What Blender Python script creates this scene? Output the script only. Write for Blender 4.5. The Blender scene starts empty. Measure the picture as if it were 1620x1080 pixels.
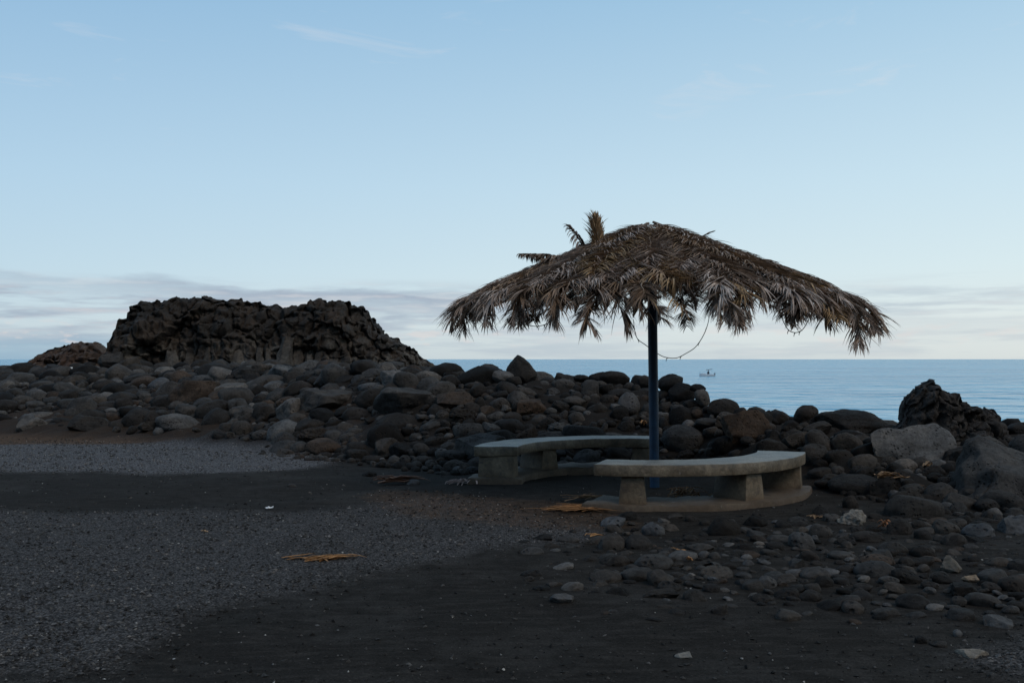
import bpy, bmesh, math, random
import numpy as np
from mathutils import Vector, Matrix, noise, Euler

R = math.radians
random.seed(7); rng = np.random.default_rng(7)
SC = bpy.context.scene
COL = SC.collection

# ------------------------------------------------------------------ camera
CAM_H = 1.5; FPX = 1575.0; HOR = 568.0; CX = 810.0
cd = bpy.data.cameras.new('camera'); cam = bpy.data.objects.new('camera', cd); COL.objects.link(cam)
cd.sensor_width = 36; cd.lens = 35; cd.clip_start = .1; cd.clip_end = 80000
cam.location = (0, 0, CAM_H); cam.rotation_euler = (R(90) + math.atan(28 / FPX), 0, 0)
SC.camera = cam

# ------------------------------------------------------------------ sky and light
SUN_EL, SUN_AZ = 46, 138        # diffuse evening glow high on the right (azimuth clockwise from +y)
world = bpy.data.worlds.new('World'); SC.world = world; world.use_nodes = True
wn = world.node_tree; wn.nodes.clear()
def N(t, kind, **kw):
    n = t.nodes.new(kind)
    for k, v in kw.items():
        if k.startswith('i_'):
            key = k[2:]; key = int(key) if key.isdigit() else key.replace('_', ' ')
            s = n.inputs[key]
            if isinstance(v, bpy.types.NodeSocket): t.links.new(v, s)
            else: s.default_value = v
        else: setattr(n, k, v)
    return n
def M(t, op, a, b=None, c=None, clamp=False):
    n = t.nodes.new('ShaderNodeMath'); n.operation = op; n.use_clamp = clamp
    for i, v in enumerate((a, b, c)):
        if v is None: continue
        if isinstance(v, bpy.types.NodeSocket): t.links.new(v, n.inputs[i])
        else: n.inputs[i].default_value = v
    return n.outputs[0]
def RAMP(t, fac, stops, interp='LINEAR'):
    n = t.nodes.new('ShaderNodeValToRGB'); n.color_ramp.interpolation = interp
    e = n.color_ramp.elements
    while len(e) < len(stops): e.new(.5)
    for k, (p, c) in enumerate(stops):
        e[k].position = p; e[k].color = (*c, 1) if len(c) == 3 else c
    t.links.new(fac, n.inputs[0]); return n.outputs[0]
def MIX(t, fac, a, b, mode='MIX'):
    n = t.nodes.new('ShaderNodeMix'); n.data_type = 'RGBA'; n.blend_type = mode
    for s, v in ((n.inputs[0], fac), (n.inputs[6], a), (n.inputs[7], b)):
        if isinstance(v, bpy.types.NodeSocket): t.links.new(v, s)
        elif isinstance(v, (int, float)): s.default_value = v
        else: s.default_value = (*v, 1)
    return n.outputs[2]
g = N(wn, 'ShaderNodeTexCoord').outputs['Generated']
sep = N(wn, 'ShaderNodeSeparateXYZ', i_0=g)
el = sep.outputs[2]
sky = N(wn, 'ShaderNodeTexSky', sky_type='NISHITA', sun_disc=False, sun_elevation=R(SUN_EL), sun_rotation=R(SUN_AZ),
        air_density=1.0, dust_density=.6, ozone_density=1.5)
nish = N(wn, 'ShaderNodeVectorMath', operation='SCALE', i_0=sky.outputs[0], i_Scale=.10).outputs[0]
grad = RAMP(wn, M(wn, 'MAXIMUM', el, 0.0), [(0.0, (.655, .735, .765)), (.03, (.68, .775, .815)), (.085, (.645, .80, .875)), (.17, (.56, .755, .885)),
                                            (.345, (.355, .585, .80)), (.7, (.25, .385, .55)), (1, (.23, .34, .48))])
az = M(wn, 'ARCTAN2', sep.outputs[0], sep.outputs[1])
# the evening glow lies to the right: the whole dome brightens smoothly that way
skyc = MIX(wn, 1.0, MIX(wn, .12, grad, nish), N(wn, 'ShaderNodeCombineXYZ', i_0=M(wn, 'MULTIPLY_ADD', M(wn, 'SINE', az), .30, .985), i_1=M(wn, 'MULTIPLY_ADD', M(wn, 'SINE', az), .20, .985), i_2=M(wn, 'MULTIPLY_ADD', M(wn, 'SINE', az), .10, .985)).outputs[0], 'MULTIPLY')
def cl_noise(sx, sz, ox, detail=6, rough=.55, dist=.0):
    v = N(wn, 'ShaderNodeCombineXYZ', i_0=M(wn, 'MULTIPLY_ADD', az, sx, ox), i_1=M(wn, 'MULTIPLY', el, sz), i_2=ox * .37)
    return N(wn, 'ShaderNodeTexNoise', i_Vector=v.outputs[0], i_Scale=1.0, i_Detail=detail, i_Roughness=rough, i_Distortion=dist).outputs[0]
lowband = RAMP(wn, M(wn, 'MULTIPLY', el, 8.0, clamp=True), [(0, (.55,) * 3), (.2, (.75,) * 3), (.42, (1,) * 3), (.52, (.8,) * 3), (.64, (.0,) * 3)])
leftw = RAMP(wn, M(wn, 'MULTIPLY_ADD', M(wn, 'SINE', az), .5, .5), [(0, (1,) * 3), (.4, (1,) * 3), (.56, (.5,) * 3), (1, (.5,) * 3)])
n1 = cl_noise(6.0, 75.0, 3.1); n2 = cl_noise(13.0, 120.0, 11.7, 6, .6)
bigd = M(wn, 'MULTIPLY', M(wn, 'MULTIPLY', RAMP(wn, M(wn, 'MULTIPLY_ADD', n2, .35, M(wn, 'MULTIPLY', n1, .65)), [(.44, (0,) * 3), (.58, (1,) * 3)], 'EASE'), lowband), leftw)
# a long flat bank sloping down to the right, thickest above the outcrop
bank_c = M(wn, 'MULTIPLY_ADD', az, -.045, .0515)
bank_d = M(wn, 'DIVIDE', M(wn, 'SUBTRACT', M(wn, 'MULTIPLY_ADD', cl_noise(8, 30, 5.5, 5), .03, M(wn, 'SUBTRACT', el, .015)), bank_c), .05)
bank = RAMP(wn, M(wn, 'ADD', bank_d, .5, clamp=True), [(.05, (0,) * 3), (.4, (.8,) * 3), (.6, (1,) * 3), (.72, (0,) * 3)], 'EASE')
bank = M(wn, 'MULTIPLY', bank, RAMP(wn, M(wn, 'MULTIPLY_ADD', M(wn, 'SINE', az), .5, .5), [(0, (.6,) * 3), (.3, (.45,) * 3), (.36, (.95,) * 3), (.45, (1,) * 3), (.52, (.7,) * 3), (.57, (.2,) * 3), (1, (.3,) * 3)]))
bank = M(wn, 'MULTIPLY', bank, RAMP(wn, n2, [(.25, (.4,) * 3), (.5, (1,) * 3)]))
cloud = M(wn, 'MAXIMUM', M(wn, 'MULTIPLY', bigd, 1.0), M(wn, 'MULTIPLY', bank, 1.0))
ccol = RAMP(wn, n2, [(.3, (.33, .415, .52)), (.5, (.38, .455, .55)), (.68, (.58, .60, .645))])
skyc = MIX(wn, cloud, skyc, ccol)
# blue haze bank lying on the horizon to the left
hz_ = M(wn, 'MULTIPLY', RAMP(wn, M(wn, 'MULTIPLY', el, 20.0, clamp=True), [(.0, (.9,) * 3), (.25, (.75,) * 3), (.55, (.0,) * 3)], 'EASE'), RAMP(wn, M(wn, 'MULTIPLY_ADD', M(wn, 'SINE', az), .5, .5), [(.28, (1,) * 3), (.45, (.1,) * 3), (1, (0,) * 3)]))
skyc = MIX(wn, M(wn, 'MULTIPLY', hz_, .8), skyc, (.26, .43, .57))
# pink lit tops of small cumulus near the horizon and thin high wisps
puff = M(wn, 'MULTIPLY', RAMP(wn, cl_noise(30, 95, 21.3, 5, .55), [(.54, (0,) * 3), (.62, (1,) * 3)]),
         RAMP(wn, M(wn, 'MULTIPLY', el, 20.0, clamp=True), [(.2, (0,) * 3), (.36, (1,) * 3), (.55, (.8,) * 3), (.8, (0,) * 3)]))
skyc = MIX(wn, M(wn, 'MULTIPLY', M(wn, 'MULTIPLY', puff, leftw), .6), skyc, (.77, .69, .67))
wisp = M(wn, 'MULTIPLY', RAMP(wn, cl_noise(6.0, 30, 52.3, 6, .6, .8), [(.62, (0,) * 3), (.78, (1,) * 3)]),
         RAMP(wn, el, [(.16, (0,) * 3), (.26, (1,) * 3)]))
skyc = MIX(wn, M(wn, 'MULTIPLY', wisp, .35), skyc, (.74, .74, .77))
bg = N(wn, 'ShaderNodeBackground', i_Color=skyc, i_Strength=1.0)
wo = N(wn, 'ShaderNodeOutputWorld', i_Surface=bg.outputs[0])

sd = bpy.data.lights.new('sun', 'SUN'); sd.energy = 1.0; sd.angle = R(30); sd.color = (1, .86, .71)
sun = bpy.data.objects.new('sun', sd); COL.objects.link(sun)
a_ = R(SUN_AZ); e_ = R(SUN_EL)
sdir = Vector((math.sin(a_) * math.cos(e_), math.cos(a_) * math.cos(e_), math.sin(e_)))
sun.rotation_euler = (-sdir).to_track_quat('-Z', 'Y').to_euler()
SC.view_settings.view_transform = 'Standard'; SC.view_settings.look = 'None'
SC.view_settings.exposure = 0; SC.view_settings.gamma = 1
SC.render.engine = 'CYCLES'; SC.cycles.use_denoising = True; SC.cycles.max_bounces = 6

# ------------------------------------------------------------------ helpers
def tag(o, label=None, cat=None, group=None, kind=None):
    if label: o['label'] = label
    if cat: o['category'] = cat
    if group: o['group'] = group
    if kind: o['kind'] = kind
    return o
def link(name, me, mat=None, parent=None):
    o = bpy.data.objects.new(name, me); COL.objects.link(o)
    if mat is not None and me is not None: me.materials.clear(); me.materials.append(mat)
    if parent: o.parent = parent
    return o
def empty(name, loc):
    o = bpy.data.objects.new(name, None); COL.objects.link(o); o.location = loc; o.empty_display_size = .2; return o
def np_mesh(name, V, F, smooth=True, tint=None):
    """V (n,3), F (m,k) arrays -> mesh, fast; tint (n,3) optional point colour"""
    V = np.asarray(V, np.float32); F = np.asarray(F, np.int32)
    me = bpy.data.meshes.new(name); k = F.shape[1]
    me.vertices.add(len(V)); me.vertices.foreach_set('co', V.ravel())
    me.loops.add(F.size); me.loops.foreach_set('vertex_index', F.ravel())
    me.polygons.add(len(F)); me.polygons.foreach_set('loop_start', np.arange(0, F.size, k, dtype=np.int32))
    me.polygons.foreach_set('loop_total', np.full(len(F), k, np.int32))
    me.polygons.foreach_set('use_smooth', np.full(len(F), smooth, bool))
    if tint is not None:
        at = me.attributes.new('tint', 'FLOAT_COLOR', 'POINT')
        c = np.ones((len(V), 4), np.float32); c[:, :3] = tint; at.data.foreach_set('color', c.ravel())
    me.update(); me.validate(); return me
def mat_new(name):
    m = bpy.data.materials.new(name); m.use_nodes = True; t = m.node_tree
    return m, t, t.nodes['Principled BSDF']
def noise_n(t, vec, scale, detail=4, rough=.55, dist=0.):
    return N(t, 'ShaderNodeTexNoise', i_Vector=vec, i_Scale=scale, i_Detail=detail, i_Roughness=rough, i_Distortion=dist).outputs[0]
def bump(t, b, h, strength, dist):
    n = N(t, 'ShaderNodeBump', i_Height=h, i_Strength=strength, i_Distance=dist)
    t.links.new(n.outputs[0], b.inputs['Normal']); return n
def pix(x, y, d):           # pixel + depth -> point
    return Vector(((x - CX) / FPX * d, d, CAM_H - (y - HOR) / FPX * d))
def fbm(x, y, s, o=4, seed=0.):
    return noise.fractal(Vector((x * s + seed, y * s - seed, seed * .7)), 1.0, 2.0, o)

# ------------------------------------------------------------------ materials
def rock_mat(name, attr=False, base=1.0):
    m, t, b = mat_new(name)
    pos = N(t, 'ShaderNodeNewGeometry').outputs['Position']
    if attr: col = N(t, 'ShaderNodeAttribute', attribute_name='tint').outputs['Color']; rnd = None
    else:
        oi = N(t, 'ShaderNodeObjectInfo'); col = oi.outputs['Color']
    big = noise_n(t, pos, 3.2, 4); fine = noise_n(t, pos, 24, 6, .75); 
    vor = N(t, 'ShaderNodeTexVoronoi', i_Vector=pos, i_Scale=20.0, feature='F1', i_Randomness=1.0).outputs['Distance']
    pits = RAMP(t, vor, [(.12, (0,) * 3), (.34, (1,) * 3)])
    pitmask = RAMP(t, noise_n(t, pos, 5.0, 3), [(.45, (0,) * 3), (.58, (1,) * 3)])
    pit = M(t, 'MULTIPLY', M(t, 'SUBTRACT', 1.0, pits), pitmask)
    v1 = MIX(t, 1.0, col, RAMP(t, big, [(.3, (.55, .53, .50)), (.5, (1, 1, 1)), (.72, (1.5, 1.42, 1.32))]), 'MULTIPLY')
    v2 = MIX(t, 1.0, v1, RAMP(t, fine, [(.3, (.55,) * 3), (.5, (1,) * 3), (.7, (1.5,) * 3)]), 'MULTIPLY')
    v3 = MIX(t, M(t, 'MULTIPLY', pit, .75), v2, (.012, .011, .010))
    lich = RAMP(t, noise_n(t, pos, 9.0, 6, .75, .4), [(.64, (0,) * 3), (.72, (1,) * 3)])
    v4 = MIX(t, M(t, 'MULTIPLY', lich, .22), v3, (.17, .165, .15))
    t.links.new(v4, b.inputs['Base Color'])
    b.inputs['Roughness'].default_value = .85; b.inputs['Specular IOR Level'].default_value = .16
    h = M(t, 'ADD', M(t, 'MULTIPLY', fine, .6), M(t, 'SUBTRACT', M(t, 'MULTIPLY', noise_n(t, pos, 130, 3, .7), .3), M(t, 'MULTIPLY', pit, .7)))
    bump(t, b, h, 1.0, .035)
    return m
MAT_ROCK = rock_mat('basalt'); MAT_SCREE = rock_mat('basalt_scree', True)

def concrete_mat(name='concrete', k=(1, 1, 1), rough=.36):
    m, t, b = mat_new(name)
    pos = N(t, 'ShaderNodeNewGeometry').outputs['Position']
    z = N(t, 'ShaderNodeSeparateXYZ', i_0=pos).outputs[2]
    n1 = noise_n(t, pos, 2.5, 6, .65, .3); n2 = noise_n(t, pos, 26, 6, .8); n3 = noise_n(t, pos, 7, 6, .7, .6)
    c = RAMP(t, n1, [(.34, (.074, .055, .036)), (.5, (.150, .120, .084)), (.66, (.25, .207, .155))])
    c = MIX(t, 1.0, c, RAMP(t, n2, [(.3, (.5,) * 3), (.5, (1,) * 3), (.72, (1.55,) * 3)]), 'MULTIPLY')
    c = MIX(t, M(t, 'MULTIPLY', RAMP(t, n3, [(.5, (0,) * 3), (.66, (1,) * 3)]), .7), c, (.05, .041, .033))
    # rusty soil splash on the plinth edges and leg feet
    low = RAMP(t, M(t, 'ADD', z, M(t, 'MULTIPLY', n3, .12)), [(.10, (1,) * 3), (.21, (0,) * 3)])
    c = MIX(t, M(t, 'MULTIPLY', low, .45), c, (.15, .092, .05))
    chips = RAMP(t, noise_n(t, pos, 6.3, 6, .7, .7), [(.66, (0,) * 3), (.7, (1,) * 3)])
    c = MIX(t, M(t, 'MULTIPLY', chips, .5), c, (.38, .37, .34))
    c = MIX(t, 1.0, c, k, 'MULTIPLY')
    t.links.new(c, b.inputs['Base Color'])
    b.inputs['Roughness'].default_value = rough; bump(t, b, M(t, 'ADD', n2, M(t, 'MULTIPLY', n3, .8)), .8, .010)
    return m
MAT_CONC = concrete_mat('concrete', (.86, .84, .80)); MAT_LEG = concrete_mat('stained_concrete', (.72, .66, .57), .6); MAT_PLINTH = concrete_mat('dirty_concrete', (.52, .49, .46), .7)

def simple_mat(name, c, rough=.6, metal=0., var=.25, sc=20):
    m, t, b = mat_new(name)
    pos = N(t, 'ShaderNodeNewGeometry').outputs['Position']
    n = noise_n(t, pos, sc, 5, .65)
    t.links.new(MIX(t, 1.0, c, RAMP(t, n, [(.3, (1 - var,) * 3), (.7, (1 + var,) * 3)]), 'MULTIPLY'), b.inputs['Base Color'])
    b.inputs['Roughness'].default_value = rough; b.inputs['Metallic'].default_value = metal
    bump(t, b, n, .2, .003)
    return m
MAT_BLUE = simple_mat('blue_paint', (.005, .034, .080), .5, 0, .35, 9)
MAT_STEEL = simple_mat('dark_steel', (.03, .03, .032), .6)
MAT_WIRE = simple_mat('black_wire', (.012, .012, .012), .5)

def palm_mat(name, tone=(1, 1, 1)):
    m, t, b = mat_new(name)
    col = N(t, 'ShaderNodeAttribute', attribute_name='tint').outputs['Color']
    pos = N(t, 'ShaderNodeNewGeometry').outputs['Position']
    n = noise_n(t, pos, 14, 4, .6)
    c = MIX(t, 1.0, col, RAMP(t, n, [(.3, tuple(.65 * v for v in tone)), (.65, tuple(1.25 * v for v in tone))]), 'MULTIPLY')
    t.links.new(c, b.inputs['Base Color']); b.inputs['Roughness'].default_value = .62
    b.inputs['Specular IOR Level'].default_value = .35
    tr = N(t, 'ShaderNodeBsdfTranslucent', i_Color=c)
    mx = N(t, 'ShaderNodeMixShader', i_0=.12); t.links.new(b.outputs[0], mx.inputs[1]); t.links.new(tr.outputs[0], mx.inputs[2])
    t.links.new(mx.outputs[0], t.nodes['Material Output'].inputs['Surface'])
    return m
MAT_PALM = palm_mat('dry_palm_leaf')
MAT_RACHIS = simple_mat('dry_palm_stem', (.20, .135, .085), .65, 0, .35, 12)

# ------------------------------------------------------------------ terrain
XB = [-60, -30, -14, -10, -6, -2.3, -.8, .2, 2.6, 3.3, 4.3, 6, 10, 30, 60]
YB = [28, 24, 20.5, 19.2, 17.4, 14.8, 13.4, 14.0, 13.9, 11.9, 9.9, 8.8, 7.6, 6.5, 6]
XC = [-60, -30, -14, -8, -5, -3.4, -1.6, 0, 2.2, 3.2, 4.5, 6, 10, 30, 60]
YC = [38, 34, 29.5, 26.5, 23, 20, 18, 17.2, 16.9, 14.8, 13.6, 13.0, 12.2, 11.5, 11]
ZC = [1.1, 1.1, 1.12, 1.2, 1.22, 1.28, 1.22, 1.12, 1.0, .66, .5, .46, .55, .7, .7]
PX_ = [-60, -14, -6, -2.6, -1.2, 60]; PW = [16, 16, 16, 15, 2.0, 1.6]     # width of the flat top behind the crest
def H0(x, y):
    x = np.asarray(x, float); y = np.asarray(y, float)
    yb = np.interp(x, XB, YB); yc = np.interp(x, XC, YC); zc = np.interp(x, XC, ZC); pw = np.interp(x, PX_, PW)
    t = np.clip((y - yb) / (yc - yb), 0, 1); s = .72 * t + .28 * t * t * (3 - 2 * t)
    z = zc * s
    back = np.clip(y - (yc + pw), 0, None)
    return np.maximum(z - back * .55, -6.0)
def H(x, y): return float(H0(x, y))
def hit(px, py, dmax=None):
    """first point of the ground on the camera ray through a pixel; past the crest: a point above the crest"""
    kx = (px - CX) / FPX; kz = (py - HOR) / FPX
    d = np.arange(3.0, 60, .02); z = CAM_H - kz * d; h = H0(kx * d, d)
    yc = np.interp(kx * d, XC, YC)
    idx = np.nonzero((z <= h) | (d > yc + .15))[0]
    dd = float(d[idx[0]]) if len(idx) else 30.
    return pix(px, py, dd)

def axis(parts):
    out = []
    for a, b, st in parts: out += list(np.arange(a, b, st))
    return np.array(out + [parts[-1][1]])
gx = axis([(-60, -25, 3), (-25, -12, .5), (-12, 9, .085), (9, 20, .5), (20, 62, 3)])
gy = axis([(-60, 0, 6), (0, 4, .5), (4, 19, .085), (19, 46, .3), (46, 60, 2)])
GX, GY = np.meshgrid(gx, gy)
def in_poly(X, Y, poly):
    inside = np.zeros(X.shape, bool); n = len(poly)
    for i in range(n):
        x1, y1 = poly[i]; x2, y2 = poly[(i + 1) % n]
        c = ((y1 > Y) != (y2 > Y)) & (X < (x2 - x1) * (Y - y1) / (y2 - y1 + 1e-12) + x1)
        inside ^= c
    return inside
def gpoly(pts): return [((px - CX) / FPX * (CAM_H * FPX / (py - HOR)), CAM_H * FPX / (py - HOR)) for px, py in pts]
P_STRIP = gpoly([(-300, 703), (0, 702), (120, 697), (250, 694), (400, 698), (560, 706), (600, 716), (545, 722), (520, 735), (470, 742), (380, 747), (250, 747), (170, 741), (60, 745), (-300, 752)])
P_GRAV = gpoly([(-300, 800), (0, 806), (110, 812), (210, 802), (330, 800), (450, 806), (600, 790), (720, 786), (800, 812), (900, 838), (930, 858), (800, 868), (690, 885), (600, 905), (520, 922), (480, 950), (400, 965), (320, 985), (300, 1015), (250, 1040), (120, 1062), (60, 1078), (-300, 1085)])
P_EARTH = gpoly([(-300, 672), (0, 668), (150, 665), (330, 690), (560, 703), (600, 715), (400, 698), (250, 700), (120, 703), (-300, 709)])
P_RIGHT = gpoly([(1540, 985), (1640, 960), (1900, 1000), (1900, 1100), (1560, 1060), (1500, 1020)])
P_DEBRIS = gpoly([(560, 765), (760, 785), (980, 800), (1000, 830), (900, 850), (720, 830), (600, 800)])
def nz_grid(X, Y, s, seed, o=4):
    f = np.frompyfunc(lambda a, b: noise.fractal(Vector((a * s + seed, b * s - seed * 1.3, seed)), 1.0, 2.0, o), 2, 1)
    return f(X, Y).astype(float)
near = (GX > -13) & (GX < 9.5) & (GY > 3.5) & (GY < 24)
nz1 = np.zeros(GX.shape); nz2 = np.zeros(GX.shape); nz3 = np.zeros(GX.shape)
nz1[near] = nz_grid(GX[near], GY[near], .55, 3.1); nz2[near] = nz_grid(GX[near], GY[near], .55, 9.4); nz3[near] = nz_grid(GX[near], GY[near], 2.2, 5.2, 5)
def masks(X, Y, a, b, c):
    wx = X + .45 * a + .12 * c; wy = Y + .45 * b + .12 * c
    grav = .72 * in_poly(wx, wy, P_GRAV) + 1.0 * in_poly(X + .3 * a, Y + .9 * b, P_STRIP) + .8 * in_poly(wx, wy, P_RIGHT)
    earth = 1.0 * in_poly(wx, wy, P_EARTH) + .55 * in_poly(wx, wy, P_DEBRIS)
    return np.clip(grav, 0, 1), np.clip(earth, 0, 1)
def blur(A, n):
    for _ in range(n):
        B = A.copy(); B[1:-1, 1:-1] = (A[1:-1, 1:-1] * 2 + A[:-2, 1:-1] + A[2:, 1:-1] + A[1:-1, :-2] + A[1:-1, 2:]) / 6; A = B
    return A
mg, meh = masks(GX, GY, nz1, nz2, nz3); mg = blur(mg, 9); meh = blur(meh, 6)
GZ = H0(GX, GY) + .022 * nz1 + .010 * nz3 + .012 * mg * near
base_dist = GY - np.interp(GX, XB, YB)
GZ += np.where(near & (base_dist > 0), .10 * nz3 * np.clip(base_dist, 0, 1), 0)
ny, nx = GX.shape
idx = np.arange(nx * ny).reshape(ny, nx)
F = np.stack([idx[:-1, :-1], idx[:-1, 1:], idx[1:, 1:], idx[1:, :-1]], -1).reshape(-1, 4)
bankm = np.clip(base_dist / .6, 0, 1)
me = np_mesh('ground', np.stack([GX, GY, GZ], -1).reshape(-1, 3), F, True, np.stack([mg, meh, bankm], -1).reshape(-1, 3))
m, t, b = mat_new('black_sand_and_gravel')
at = N(t, 'ShaderNodeSeparateColor', i_0=N(t, 'ShaderNodeAttribute', attribute_name='tint').outputs['Color'])
pos = N(t, 'ShaderNodeNewGeometry').outputs['Position']
big = noise_n(t, pos, .9, 5, .6, .3); mid = noise_n(t, pos, 7, 5, .65); fin = noise_n(t, pos, 70, 4, .75)
stretch = N(t, 'ShaderNodeMapping', i_Vector=pos, i_Scale=(3.0, 14.0, 3.0), i_Rotation=(0, 0, R(-12))).outputs[0]
strk = noise_n(t, stretch, 1.0, 5, .65, .2)
sand = MIX(t, mid, (.0078, .0065, .0053), (.026, .0222, .0188))
sand = MIX(t, RAMP(t, strk, [(.48, (0,) * 3), (.70, (.9,) * 3)]), sand, (.036, .031, .027))
sand = MIX(t, RAMP(t, M(t, 'MULTIPLY_ADD', mid, .3, M(t, 'MULTIPLY', big, .7)), [(.48, (0,) * 3), (.62, (.75,) * 3)]), sand, (.036, .0325, .0295))
vg = N(t, 'ShaderNodeTexVoronoi', i_Vector=pos, i_Scale=62.0, i_Randomness=1.0)
gcol = MIX(t, N(t, 'ShaderNodeSeparateColor', i_0=vg.outputs['Color']).outputs[0], (.035, .033, .032), (.125, .119, .115))
gcol = MIX(t, 1.0, gcol, RAMP(t, vg.outputs['Distance'], [(.25, (1,) * 3), (.75, (.28,) * 3)]), 'MULTIPLY')
gcol = MIX(t, 1.0, gcol, RAMP(t, at.outputs[0], [(.7, (1.15, 1.12, 1.12)), (.95, (1.95, 1.98, 2.08))]), 'MULTIPLY')
gm = RAMP(t, M(t, 'ADD', M(t, 'MULTIPLY', at.outputs[0], 1.25), M(t, 'MULTIPLY_ADD', M(t, 'ADD', mid, big), 1.1, -1.1)), [(.2, (0,) * 3), (.9, (1,) * 3)])
soil = MIX(t, mid, (.05, .030, .019), (.125, .074, .043))
em = RAMP(t, M(t, 'ADD', at.outputs[1], M(t, 'MULTIPLY_ADD', mid, .9, -.45)), [(.25, (0,) * 3), (.85, (1,) * 3)])
c = MIX(t, gm, sand, gcol); c = MIX(t, M(t, 'MULTIPLY', em, .85), c, soil)
c = MIX(t, M(t, 'MULTIPLY', at.outputs[2], .75), c, (.020, .017, .015))
c = MIX(t, 1.0, c, RAMP(t, fin, [(.3, (.45,) * 3), (.52, (1,) * 3), (.75, (2.0,) * 3)]), 'MULTIPLY')
t.links.new(c, b.inputs['Base Color']); b.inputs['Roughness'].default_value = .95; b.inputs['Specular IOR Level'].default_value = .08
h = M(t, 'ADD', M(t, 'MULTIPLY', fin, .5), M(t, 'MULTIPLY_ADD', M(t, 'MULTIPLY', M(t, 'SUBTRACT', 1.0, vg.outputs['Distance']), gm), .8, M(t, 'MULTIPLY', strk, .5)))
bump(t, b, h, .9, .016)
ground = link('ground', me, m); tag(ground, kind='structure', label='black sand and grey gravel ground rising into the rock bank')

# unseen hill added behind the camera to block light and shade the bank faces
hx = np.linspace(-220, 220, 90); hy = np.concatenate([np.linspace(-14, -40, 24), np.linspace(-46, -160, 16)])
HX, HY = np.meshgrid(hx, hy); tt_ = np.clip((-14 - HY) / 90, 0, 2)
HZ = 34 * tt_ ** 1.1 - .6 + nz_grid(HX, HY, .03, 4.4) * 6 * np.clip(tt_ * 2, 0, 1) + nz_grid(HX, HY, .2, 1.7) * .9 * np.clip(tt_ * 4, 0, 1)
ii = np.arange(HX.size).reshape(HX.shape)
F = np.stack([ii[:-1, :-1], ii[1:, :-1], ii[1:, 1:], ii[:-1, 1:]], -1).reshape(-1, 4)
m, t, b = mat_new('shade_hill_earth')
pos = N(t, 'ShaderNodeNewGeometry').outputs['Position']
t.links.new(RAMP(t, noise_n(t, pos, .15, 7, .65), [(.35, (.05, .036, .024)), (.55, (.085, .065, .042)), (.7, (.05, .055, .03))]), b.inputs['Base Color']); b.inputs['Roughness'].default_value = .95
hs = link('shade_hill', np_mesh('shade_hill', np.stack([HX, HY, HZ], -1).reshape(-1, 3), F), m); tag(hs, kind='structure', label='added unseen hill behind the viewer that shades the bank')

# sea
SEA = -3.0
sx = np.array([-40000, -12000, -4000, -1200, -400, -120, 0, 120, 400, 1200, 4000, 12000, 40000], float)
sy = np.array([14, 40, 80, 160, 400, 1000, 3000, 10000, 30000, 60000], float)
SX, SY = np.meshgrid(sx, sy); ii = np.arange(SX.size).reshape(SX.shape)
F = np.stack([ii[:-1, :-1], ii[:-1, 1:], ii[1:, 1:], ii[1:, :-1]], -1).reshape(-1, 4)
me = np_mesh('sea', np.stack([SX, SY, np.full(SX.shape, SEA)], -1).reshape(-1, 3), F, False)
m, t, b = mat_new('sea_water')
pos = N(t, 'ShaderNodeNewGeometry').outputs['Position']
def wav(sx_, sy_, rot, detail=3, rough=.55):
    v = N(t, 'ShaderNodeMapping', i_Vector=pos, i_Scale=(sx_, sy_, 1), i_Rotation=(0, 0, R(rot))).outputs[0]
    return noise_n(t, v, 1.0, detail, rough, .8)
w = M(t, 'ADD', M(t, 'MULTIPLY', wav(.045, .060, 14, 2, .5), 3.6), M(t, 'ADD', M(t, 'MULTIPLY', wav(.16, .21, -17, 2, .5), 1.5), M(t, 'MULTIPLY', wav(.8, 1.0, 25, 1), .10)))
bn = bump(t, b, w, 1.0, 1.0)
b.inputs['Base Color'].default_value = (.012, .085, .135, 1); b.inputs['Roughness'].default_value = .22; b.inputs['IOR'].default_value = 1.33
patch = RAMP(t, wav(.006, .02, 3, 6, .65), [(.35, (0,) * 3), (.65, (1,) * 3)])
t.links.new(MIX(t, patch, (.03, .22, .37), (.13, .43, .60)), b.inputs['Base Color'])
sea = link('sea', me, m); tag(sea, kind='structure', label='calm blue sea reaching to the horizon')

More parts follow.
